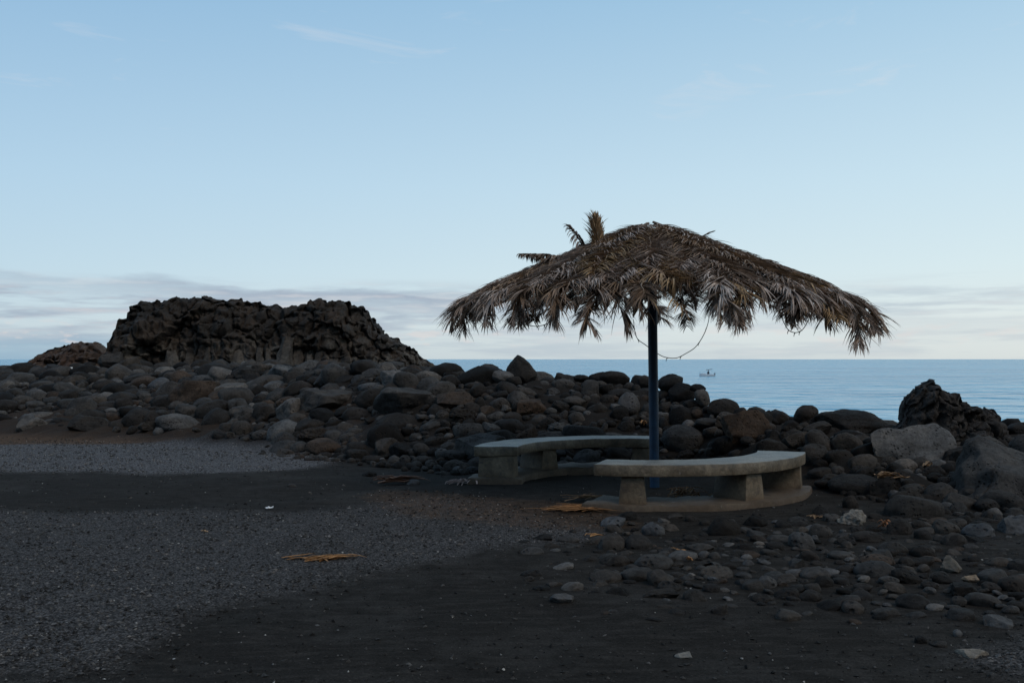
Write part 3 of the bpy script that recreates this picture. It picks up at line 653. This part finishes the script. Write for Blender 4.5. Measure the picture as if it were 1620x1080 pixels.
for px, y0, y1, w, tl in [(330, 545, 590, 15, 4), (352, 552, 590, 12, -3), (378, 536, 588, 17, 3), (393, 545, 590, 13, 0), (410, 553, 590, 11, 2), (424, 550, 590, 9, -4), (452, 535, 588, 20, 12), (470, 540, 590, 17, 8), (490, 552, 590, 13, -4), (507, 545, 590, 18, 18), (528, 552, 590, 16, 10), (300, 555, 588, 14, 8), (272, 552, 585, 16, -6)]:
    # upright prisms of grey lava in the foot of the face
    d = 30.65 + cr.uniform(-.25, .15); A = pix(px, y1, d); B = pix(px, y0 + cr.uniform(-3, 8), d + .55); w *= d / FPX * .5; bm = bmesh.new(); ns = 6; a0 = cr.uniform(0, 1); rows = []
    for j in range(7):
        f = j / 6; c = A.lerp(B, f) + Vector((math.tan(R(tl)) * (B.z - A.z) * (f - .5), 0, 0))
        rows.append([bm.verts.new(c + Vector((math.cos(a0 + 6.283 * k / ns) * w * (1.6 - .75 * f) * cr.uniform(.75, 1.25), math.sin(a0 + 6.283 * k / ns) * w * 1.3 * cr.uniform(.8, 1.2), cr.uniform(-.04, .04)))) for k in range(ns)])
    for r0_, r1_ in zip(rows, rows[1:]):
        for k in range(ns): bm.faces.new((r0_[k], r0_[(k + 1) % ns], r1_[(k + 1) % ns], r1_[k]))
    bm.faces.new(rows[-1]); bm.faces.new(rows[0][::-1])
    me = bpy.data.meshes.new('lava_column'); bm.to_mesh(me); bm.free(); link('lava_column', me, MAT_COL, big_o)
outcrop('lava_outcrop', [(40, 582), (62, 572), (100, 554), (120, 549), (140, 544), (165, 547), (180, 553), (195, 557), (215, 575)],
        35.5, 3.0, 150, 60, cliff_mat('red_lava', (.085, .06, .045), (.06, .038, .028), (.095, .055, .038)), 'low reddish brown outcrop left of the big craggy one', 8.8, .9)

outcrop('lava_crag', [(1418, 680), (1428, 660), (1432, 640), (1436, 622), (1446, 619), (1452, 609), (1468, 600), (1476, 606), (1488, 624), (1500, 627), (1512, 630), (1530, 642), (1548, 651), (1556, 644), (1566, 650), (1575, 668), (1582, 684)],
        12.9, .75, 170, 90, cliff_mat('dark_lava', (.035, .031, .028), (.026, .0225, .02), (.04, .031, .026)), 'jagged pointed lava rock standing above the sea at right', 5.4, .2, .42, .2, 'rock')

# ------------------------------------------------------------------ concrete benches
def arc_bm(a0, a1, r0, r1, z0, z1, n=40, rough=.0, bev=.012, seed=0., nr=3):
    bm = bmesh.new(); rings = []
    for i in range(n + 1):
        a = R(a0 + (a1 - a0) * i / n); row = []
        for z in (z0, z1):
            for j in range(nr + 1):
                r = r0 + (r1 - r0) * j / nr; row.append(bm.verts.new((RING.x + r * math.cos(a), RING.y + r * math.sin(a), z)))
        rings.append(row)
    w_ = nr + 1
    for i in range(n):
        A, B = rings[i], rings[i + 1]
        for j in range(nr):
            bm.faces.new((A[w_ + j], A[w_ + j + 1], B[w_ + j + 1], B[w_ + j])); bm.faces.new((A[j], B[j], B[j + 1], A[j + 1]))
        bm.faces.new((A[0], A[w_], B[w_], B[0])); bm.faces.new((A[nr], B[nr], B[w_ + nr], A[w_ + nr]))
    for row, fl in ((rings[0], 1), (rings[-1], 0)):
        for j in range(nr):
            q = (row[j], row[j + 1], row[w_ + j + 1], row[w_ + j]); bm.faces.new(q if fl else q[::-1])
    bmesh.ops.recalc_face_normals(bm, faces=bm.faces)
    ed = [e for e in bm.edges if len(e.link_faces) == 2 and e.calc_face_angle() > .9]
    bmesh.ops.bevel(bm, geom=ed, offset=bev, segments=2, profile=.6, affect='EDGES')
    return bm
def finish(bm, name, mat, parent, origin, rough=.004, cuts=0, seed=0.):
    if cuts: bmesh.ops.subdivide_edges(bm, edges=[e for e in bm.edges if e.calc_length() > .07], cuts=cuts, use_grid_fill=True)
    for v in bm.verts:
        v.co += Vector((noise.noise(v.co * 6 + Vector((seed, 0, 0))), noise.noise(v.co * 6 + Vector((0, seed, 5))), noise.noise(v.co * 5 + Vector((9, 0, seed))))) * rough + Vector((noise.noise(v.co * 23), noise.noise(v.co * 23 + Vector((3, 3, 3))), noise.noise(v.co * 23 + Vector((7, 1, 1))))) * rough * .45
        v.co -= origin
    for f in bm.faces: f.smooth = True
    me = bpy.data.meshes.new(name); bm.to_mesh(me); bm.free()
    me.set_sharp_from_angle(angle=R(38))
    return link(name, me, mat, parent)
def leg_bm(ang, rc, length, thick, z0, z1, flare=.03):
    bm = bmesh.new(); a = R(ang); u = Vector((math.cos(a), math.sin(a), 0)); v = Vector((-math.sin(a), math.cos(a), 0)); c = Vector((RING.x, RING.y, 0)) + u * rc
    vs = []
    for z, fl in ((z0, flare), (z1, 0)):
        for su, sv in ((-1, -1), (1, -1), (1, 1), (-1, 1)):
            vs.append(bm.verts.new(c + u * su * (length / 2 + fl * .5) + v * sv * (thick / 2 + fl) + Vector((0, 0, z))))
    for q in ((0, 3, 2, 1), (4, 5, 6, 7), (0, 1, 5, 4), (1, 2, 6, 5), (2, 3, 7, 6), (3, 0, 4, 7)): bm.faces.new([vs[i] for i in q])
    bmesh.ops.recalc_face_normals(bm, faces=bm.faces)
    bmesh.ops.bevel(bm, geom=list(bm.edges), offset=.014, segments=2, profile=.6, affect='EDGES')
    return bm
def bench(a0, a1, legs, label, pl):
    am = R((a0 + a1) / 2); org = Vector((RING.x + 1.65 * math.cos(am), RING.y + 1.65 * math.sin(am), 0))
    root = empty('curved_bench', org); tag(root, label, 'bench', 'curved benches round the parasol')
    finish(arc_bm(a0, a1, RIN, ROUT, .335, .452, 44), 'seat', MAT_CONC, root, org, .005, 1, a0)
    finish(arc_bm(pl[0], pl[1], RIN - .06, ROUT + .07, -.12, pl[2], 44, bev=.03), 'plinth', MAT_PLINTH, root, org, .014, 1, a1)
    for i, (an, ln, tk) in enumerate(legs):
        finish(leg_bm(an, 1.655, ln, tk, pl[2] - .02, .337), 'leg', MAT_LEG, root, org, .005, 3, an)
    return root
bench(75, 174, [(169, .42, .24), (132, .40, .24), (80, .40, .22)], 'curved concrete bench behind the blue pole on the left', (71, 177, .085))
bench(250.5, 346, [(262, .44, .22), (303, .44, .22), (341, .44, .20)], 'curved concrete bench in front of the blue pole on the right', (247, 350, .06))

# ------------------------------------------------------------------ palm thatch parasol
POLE = Vector((1.672, 11.69, 0)); TOP = Vector((1.640, 11.69, 2.93))
par = empty('palm_parasol', POLE); tag(par, 'ragged dry palm thatch parasol on a dark blue pole between the benches', 'parasol')
def tube(name, pts, rad, mat, parent=None, seg=8, org=Vector((0, 0, 0)), r_end=None):
    V, F = [], []; n = len(pts)
    for i, p in enumerate(pts):
        t_ = (pts[min(i + 1, n - 1)] - pts[max(i - 1, 0)]).normalized(); a = t_.cross(Vector((.13, .31, .94))).normalized(); b_ = t_.cross(a)
        r = rad if r_end is None else rad + (r_end - rad) * i / (n - 1)
        for k in range(seg):
            an = 2 * math.pi * k / seg; V.append(p - org + (a * math.cos(an) + b_ * math.sin(an)) * r)
    for i in range(n - 1):
        for k in range(seg): F.append((i * seg + k, i * seg + (k + 1) % seg, (i + 1) * seg + (k + 1) % seg, (i + 1) * seg + k))
    V.append(pts[0] - org); V.append(pts[-1] - org); e0, e1 = len(V) - 2, len(V) - 1
    me = bpy.data.meshes.new(name)
    F += [(k, e0, (k + 1) % seg) for k in range(seg)][::-1] + [((n - 1) * seg + k, (n - 1) * seg + (k + 1) % seg, e1) for k in range(seg)]
    me.from_pydata([tuple(v) for v in V], [], F)
    for p in me.polygons: p.use_smooth = True
    me.set_sharp_from_angle(angle=R(50)); me.update()
    return link(name, me, mat, parent)
pole = tube('pole', [POLE + Vector((0, 0, -.15)), POLE.lerp(TOP, .33), POLE.lerp(TOP, .66), TOP], .056, MAT_BLUE, par, 20, POLE)
tube('bracket', [pix(1020, 471, 11.66), pix(1046, 470, 11.66)], .022, MAT_STEEL, par, 8, POLE)
tube('hub', [TOP + Vector((0, 0, -.12)), TOP + Vector((0, 0, -.02))], .16, MAT_STEEL, par, 16, POLE)
SL = .335
def cone_z(r): return 2.99 - SL * r - .02 * r * r
def az_vec(a): return Vector((math.cos(a), math.sin(a), 0))
for i in range(10):
    u = az_vec(2 * math.pi * (i + .4) / 10)
    tube('rib', [TOP + u * .1 + Vector((0, 0, cone_z(.1) - 2.93 - .07)), Vector((TOP.x, TOP.y, 0)) + u * 2.0 + Vector((0, 0, cone_z(2.0) - .07))], .018, MAT_STEEL, par, 6, POLE)
PAL = [(.30, .215, .165), (.40, .31, .255), (.23, .155, .105), (.36, .235, .12), (.50, .41, .35), (.17, .112, .075), (.33, .22, .14)]
def frond(parent, path, lmax, seed, nleaf=100, start=.05, tone=None, support=True, droop=1.0, name='frond', lift=.0, spread=(34, 62), org=POLE, wid=.0085):
    """path: list of points of the midrib, base to tip; leaflets on both sides, resting on the cone below"""
    r = random.Random(seed); n = len(path)
    seg = [0.]
    for a, b_ in zip(path, path[1:]): seg.append(seg[-1] + (b_ - a).length)
    L = seg[-1]
    def at_(s):
        s *= L
        for i in range(n - 1):
            if s <= seg[i + 1] or i == n - 2:
                f = (s - seg[i]) / max(1e-6, seg[i + 1] - seg[i]); return path[i].lerp(path[i + 1], f), (path[i + 1] - path[i]).normalized()
    base_t = tone or r.choice(PAL)
    V, F, T = [], [], []
    for k in range(nleaf):
        for sd_ in (-1, 1):
            if r.random() < .05: continue
            s = start + (1 - start) * (k + r.uniform(-.3, .3) + .5) / nleaf; s = min(max(s, 0), 1)
            p, fw = at_(s)
            side = fw.cross(Vector((0, 0, 1)))
            if side.length < .1: side = Vector((1, 0, 0))
            side.normalize(); up = side.cross(fw)
            ang = R(spread[1] + (spread[0] - spread[1]) * s * s + r.gauss(0, 7))
            ln = lmax * (math.sin(math.pi * min(1, .18 + .72 * s)) ** .6) * r.uniform(.72, 1.1) * (1 if s < .9 else .8)
            d = fw * math.cos(ang) + side * sd_ * math.sin(ang) + up * r.uniform(-.05, .30 if support else .1)
            d.normalize(); w = wid * r.uniform(.75, 1.2); m_ = 5; q = p.copy(); gr = r.uniform(.16, .34) * droop; curl = side * r.gauss(0, .07)
            k1_ = r.uniform(.55, 1.4); c = [v * k1_ for v in base_t]
            if r.random() < .12: c = list(r.choice(PAL))
            off = r.uniform(.0, .05) + lift
            nb = len(V)
            for i in range(m_ + 1):
                f = i / m_; ww = w * (1 - f ** 2.2) * (.55 + .9 * min(f * 3, .5)) + .0006
                nx_ = d.cross(Vector((0, 0, 1)))
                nx_ = nx_.normalized() if nx_.length > .05 else side
                nn = nx_.cross(d).normalized()
                for o_ in (-nx_ * ww + nn * ww * .55, Vector((0, 0, 0)), nx_ * ww + nn * ww * .55):
                    V.append(q + o_ - org); T.append(c if f < .7 else [v * .85 for v in c])
                q = q + d * ln / m_
                d = (d + Vector((0, 0, -gr * (.35 + f))) + curl).normalized()
                if support:
                    rr = math.hypot(q.x - TOP.x, q.y - TOP.y)
                    if rr < 2.05:
                        zz = cone_z(rr) + off
                        if q.z < zz:
                            q.z = zz; d.z = max(d.z, -SL * 1.05); d.normalize()
            for i in range(m_):
                a = nb + i * 3
                F.append((a, a + 1, a + 4, a + 3)); F.append((a + 1, a + 2, a + 5, a + 4))
    me = np_mesh(name, np.array([tuple(v) for v in V]), np.array(F), False, np.array(T))
    o = link(name, me, MAT_PALM, parent)
    st = tube('midrib', path, .013, MAT_RACHIS, o, 6, org, .003)
    return o
def rim(a):  # the thatch reaches further out on the right
    f = abs((math.degrees(a) % 360) - 271)
    return 2.22 + .22 * max(0, math.cos(a)) - .75 * max(0, 1 - f / 16)
def cone_path(a, r0, r1, lift, drop, bend, seed, tip=.55):
    rr = random.Random(seed); pts = []; n = 11
    for i in range(n):
        f = i / (n - 1); r = r0 + (r1 - r0) * f
        aa = a + bend * f * f + .02 * rr.uniform(-1, 1)
        over = max(0, f - tip) / (1 - tip)
        r2 = r - .35 * drop * over * over
        pts.append(Vector((TOP.x, TOP.y, 0)) + az_vec(aa) * r2 + Vector((0, 0, cone_z(min(r, 2.1)) - max(0, r - 2.1) * .5 + lift * (1 - .5 * f) - drop * over * over)))
    return pts
sd_i = 0
for lay, (cnt, r0, dr, lift, lm) in enumerate([(26, .3, -.15, .0, .46), (24, .25, .0, .02, .44), (22, .15, -.12, .06, .44), (16, .05, -.45, .10, .42), (9, .0, -1.0, .13, .36)]):
    for i in range(cnt):
        sd_i += 1; rr = random.Random(900 + sd_i)
        a = 2 * math.pi * (i + .5 * lay + rr.uniform(-.3, .3)) / cnt
        r1 = rim(a) + dr + rr.uniform(-.22, .16)
        front = math.sin(a) < -.3
        drop = (.03 + .13 * rr.random() + (.10 if front else 0)) if lay < 3 else .05 * rr.random()
        frond(par, cone_path(a, r0 + rr.uniform(0, .15), r1, lift, drop, rr.uniform(-.22, .22), sd_i), lm * rr.uniform(.85, 1.1), 100 + sd_i, 120 if lay < 4 else 90, tone=None, lift=lift * .5, droop=rr.uniform(.55, .95))
# frond tips that snapped and hang from the edge: azimuth (deg, 270 faces the camera), radius, hang length
HANG = [(188, 1.95, .34, .16), (202, 1.95, .42, .14), (214, 1.95, .36, .12), (224, 1.85, .38, .12), (236, 1.8, .44, .1), (246, 1.7, .56, .1), (253, 1.55, .60, .06), (261, 1.45, .46, .04), (275, 1.15, .30, .05), (284, 1.4, .44, .08), (291, 1.55, .56, .12), (303, 1.75, .38, .2), (314, 1.85, .42, .2), (326, 2.0, .56, .15), (338, 2.05, .38, .2), (350, 2.1, .34, .25)]
HANG += [(a, 1.95, .2, .2) for a in range(5, 180, 25)]
hr_ = random.Random(77)
for a in range(186, 360, 6):
    f = abs(a - 271); HANG.append((a + hr_.uniform(-2, 2), hr_.uniform(1.55, 1.95) - .55 * max(0, 1 - f / 14), hr_.uniform(.18, .34), hr_.uniform(.1, .25)))
for a, r0, ln, lean in HANG:
    sd_i += 1; rr = random.Random(sd_i); u = az_vec(R(a)); z0 = cone_z(min(r0, 2.1)) - .03
    pts = [Vector((TOP.x, TOP.y, z0)) + u * r0]
    for i in range(1, 8):
        f = i / 7; pts.append(Vector((TOP.x, TOP.y, z0)) + u * (r0 + .32 * math.sin(min(1, f * 1.6) * 1.57) + lean * f * .5) + Vector((0, 0, -ln * f ** 1.5)) + az_vec(R(a + 90)) * rr.uniform(-.1, .1) * f)
    frond(par, pts, .34, 300 + sd_i, 60, support=False, droop=.8, spread=(20, 46), tone=rr.choice(PAL))
# broken fronds standing up on the left of the crown
def up_frond(px_pts, d0, d1, lmax, nleaf, spread, seed, tone, droop=.7):
    n = len(px_pts); pts = [pix(x, y, d0 + (d1 - d0) * i / (n - 1)) for i, (x, y) in enumerate(px_pts)]
    frond(par, pts, lmax, seed, nleaf, .0, tone, False, droop, spread=spread, wid=.013)
up_frond([(962, 440), (955, 415), (948, 392), (944, 368), (941, 346)], 11.2, 11.35, .30, 110, (12, 34), 501, (.30, .20, .11), .3)
up_frond([(964, 440), (955, 412), (947, 388), (942, 352)], 11.25, 11.35, .26, 80, (14, 40), 505, (.24, .16, .10), .3)
up_frond([(965, 428), (945, 415), (925, 395), (913, 372), (902, 358)], 11.3, 11.45, .27, 80, (40, 120), 502, (.24, .18, .15), 2.2)
up_frond([(930, 425), (895, 408), (865, 403), (840, 402), (823, 402)], 11.3, 11.5, .25, 70, (60, 80), 503, (.16, .11, .075), 2.4)
up_frond([(920, 420), (890, 412), (862, 410), (845, 404)], 11.2, 11.3, .20, 50, (50, 70), 506, (.20, .14, .10), 1.8)
up_frond([(1050, 385), (1085, 383), (1105, 377), (1126, 367)], 11.6, 11.7, .2, 26, (8, 26), 504, (.22, .16, .12), .3)
# ------------------------------------------------------------------ fairy-light strings hanging under the thatch
def string_lights(pts, d, bulbs, label):
    P = [pix(x, y, d) for x, y in pts]
    Q = []
    for i in range(len(P) - 1):
        p0, p1, p2, p3 = P[max(i - 1, 0)], P[i], P[i + 1], P[min(i + 2, len(P) - 1)]
        for k in range(6):
            f = k / 6
            Q.append(.5 * ((2 * p1) + (p2 - p0) * f + (2 * p0 - 5 * p1 + 4 * p2 - p3) * f * f + (3 * p1 - p0 - 3 * p2 + p3) * f ** 3))
    Q.append(P[-1])
    root = empty('light_string', P[0]); tag(root, label, 'string lights', 'unlit light strings under the thatch')
    tube('wire', Q, .0045, MAT_WIRE, root, 6, P[0])
    for f in bulbs:
        p = Q[int(f * (len(Q) - 1))]; s = random.choice((-1, 1))
        tube('bulb', [p, p + Vector((.006 * s, 0, -.012)), p + Vector((.014 * s, 0, -.032)), p + Vector((.012 * s, 0, -.045))], .006, MAT_WIRE, root, 6, P[0], .003)
string_lights([(1002, 505), (1007, 533), (1022, 546), (1040, 559), (1053, 565), (1070, 566), (1085, 559), (1100, 549), (1112, 532), (1120, 512), (1124, 490)], 11.80, (.12, .27, .42, .55, .75, .88), 'unlit string of tiny bulbs looping behind the blue pole')
string_lights([(815, 495), (822, 508), (835, 514), (850, 516), (865, 512), (876, 503), (884, 490)], 11.2, (.2, .35, .5, .62, .75, .88), 'short sagging string of bulbs under the left thatch edge')
string_lights([(1236, 500), (1246, 520), (1258, 526), (1270, 521), (1280, 505)], 11.0, (.3, .5, .7), 'short sagging string of bulbs under the right thatch edge')

# ------------------------------------------------------------------ fallen dry palm pieces
def litter(px, py, wpx, n, label, tone, seed, ang=0., spread=.5, width=.010, pile=.02, name='fallen_palm_leaf', stem=False, dz=0.0):
    p = hit(px, py); d = p.y; L = wpx / FPX * d; r = random.Random(seed); org = Vector((p.x, p.y, H(p.x, p.y) + dz))
    root = empty(name, org); tag(root, label, 'palm leaf', 'dry palm pieces fallen on the ground')
    for q in range(n):
        a = R(ang) + r.gauss(0, spread); l = L * r.uniform(.3, .72); u = az_vec(a) * 1.0
        c0 = Vector((r.gauss(0, .17) * L, r.gauss(0, .09) * L, r.uniform(.004, pile))); V, F = [], []
        s_ = Vector((-u.y, u.x, 0)); w = width * r.uniform(.6, 1.3); bow = r.gauss(0, .12)
        for i in range(6):
            f = i / 5; ww = w * (1 - (2 * f - .7) ** 2 * .45) if f < .95 else w * .1
            c_ = c0 + u * l * (f - .5) + s_ * bow * l * (f - .5) ** 2 + Vector((0, 0, pile * .6 * r.random() + .5 * pile * math.sin(f * 3.1)))
            gz = H(org.x + c_.x, org.y + c_.y) - org.z + dz; c_.z = max(c_.z, gz + .004)
            V += [c_ - s_ * ww, c_ + Vector((0, 0, -ww * .5)), c_ + s_ * ww]
            if i: a_i = 3 * i; F += [(a_i - 3, a_i - 2, a_i + 1, a_i), (a_i - 2, a_i - 1, a_i + 2, a_i + 1)]
        k_ = r.uniform(.7, 1.25); c = [v * k_ for v in tone]
        o = link('leaflet', np_mesh('leaflet', np.array([tuple(v) for v in V]), np.array(F), False, np.tile(c, (len(V), 1))), MAT_PALM, root)
    return root
OR = (.42, .215, .085); TAN = (.33, .21, .12); GREY = (.34, .27, .24)
litter(515, 885, 105, 26, 'orange dry palm scraps lying alone on the open gravel', OR, 1, 5, .45)
litter(925, 805, 115, 90, 'flat heap of orange brown palm leaves left of front bench plinth', (.36, .19, .085), 2, 0, .3, .009, .02)
litter(938, 790, 80, 26, 'tan palm leaf bundle between the two benches', TAN, 3, 5, .4, .009, .03)
litter(1085, 790, 70, 26, 'tan palm leaves heaped under the front bench', TAN, 4, 15, .7, .012, .07)
litter(630, 765, 85, 14, 'broad brown palm sheath lying beside the left bench', (.20, .12, .085), 5, 8, .10, .035, .05)
litter(730, 766, 45, 30, 'pale greyish tuft of palm leaf beside the left bench leg', (.44, .33, .29), 6, 15, .55, .008, .04)
litter(940, 848, 34, 8, 'short orange palm sliver in front of the bench plinth', OR, 7, 5, .25, .012)
litter(1066, 873, 34, 8, 'short orange palm sliver among stones before the front bench', OR, 8, 2, .25, .012)
litter(1090, 887, 18, 6, 'small orange palm chip among stones in the foreground', OR, 9, -30, .3, .012)
litter(1408, 777, 50, 12, 'wide tan palm sheath wedged between boulders at right', TAN, 10, 0, .15, .03, .05, dz=.12)
litter(1466, 763, 22, 6, 'small tan palm piece leaning on a boulder at right', TAN, 11, 35, .2, .02, .05, dz=.15)
litter(1290, 820, 40, 9, 'thin pale palm scraps beyond the front bench end', TAN, 12, 15, .3, .008)
litter(1398, 838, 34, 10, 'rust coloured palm scrap among stones at right', (.28, .12, .05), 13, -40, .4, .012, .05)
litter(1018, 683, 18, 7, 'orange leaf scrap on the bank just left of the pole', OR, 14, 20, .5, .016, .05, dz=.1)
litter(326, 843, 13, 3, 'tiny tan scrap lying on the gravel at left', (.5, .32, .18), 15, 0, .2, .014)

def scrap(px, py, w, label, seed, dz=.02):
    p = hit(px, py); d = p.y; L = w / FPX * d; r = random.Random(seed); V = []; n = 7
    for j in range(n):
        for i in range(n): V.append(((i / (n - 1) - .5) * L + r.gauss(0, .04) * L, (j / (n - 1) - .5) * L * .7 + r.gauss(0, .03) * L, abs(r.gauss(.10, .10)) * L))
    ii = np.arange(n * n).reshape(n, n); F = np.stack([ii[:-1, :-1], ii[:-1, 1:], ii[1:, 1:], ii[1:, :-1]], -1).reshape(-1, 4)
    o = link('white_scrap', np_mesh('white_scrap', V, F, False), MAT_WHITE); o.location = (p.x, p.y, p.z + dz); tag(o, label, 'paper'); return o
MAT_WHITE = simple_mat('matte_white', (.62, .62, .62), .8)
sc1 = scrap(111, 590, 8, 'small white rock among the boulders at far left', 1, .12); sc1.rotation_euler = (R(50), 0, R(20))  # stands for a small white rock, shaped as a crumpled sheet
scrap(427, 806, 12, 'crumpled white scrap on the dark sand at left', 2)

# ------------------------------------------------------------------ small motorboat out on the water
def boat():
    d = 262.0; p = pix(1118, 595, d); root = empty('motorboat', (p.x, p.y, SEA)); tag(root, 'small white motorboat with dark sunshade out on the sea', 'boat')
    W = simple_mat('white_gelcoat', (.72, .68, .68), .35); D = simple_mat('dark_canvas', (.02, .035, .06), .7)
    L = 3.9; V, F = [], []; n = 14
    for i in range(n):
        f = i / (n - 1); x = (f - .5) * L; bw = .72 * (1 - max(0, (.45 - f) / .45) ** 2.2) + .02; sh = .55 + .22 * (1 - f) ** 2; ke = -.2 + .35 * max(0, .3 - f)
        V += [(x, -bw, sh), (x, -bw * .8, .05), (x, 0, ke), (x, bw * .8, .05), (x, bw, sh), (x, bw * .8, sh - .03), (x, -bw * .8, sh - .03)]
        if i:
            a = 7 * (i - 1); b_ = 7 * i
            for k in range(7): F.append((a + k, a + (k + 1) % 7, b_ + (k + 1) % 7, b_ + k))
    hull = bpy.data.meshes.new('hull'); hull.from_pydata(V, [], F + [tuple(7 * (n - 1) + k for k in range(7))]); link('hull', hull, W, root)
    def bx(name, c, s, mt, rot=0):
        bm = bmesh.new(); bmesh.ops.create_cube(bm, size=1)
        for v in bm.verts: v.co = Vector((v.co.x * s[0], v.co.y * s[1], v.co.z * s[2]))
        bmesh.ops.bevel(bm, geom=list(bm.edges), offset=min(s) * .2, segments=2, affect='EDGES')
        me = bpy.data.meshes.new(name); bm.to_mesh(me); bm.free(); o = link(name, me, mt, root); o.location = c; o.rotation_euler = (0, R(rot), 0); return o
    bx('sunshade', (.62, 0, 1.78), (1.5, 1.3, .09), D, -7)
    for sy_ in (-.45, .45): tube('post', [Vector((.45, sy_, .5)), Vector((.45, sy_, 1.75))], .05, D, root, 8)
    bx('console', (.4, 0, .85), (.5, .6, .8), D); bx('outboard_motor', (2.08, 0, .45), (.28, .3, .9), D, 10)
    bx('bow_deck', (-1.0, 0, .66), (1.3, .8, .14), W)
    return root
boat()
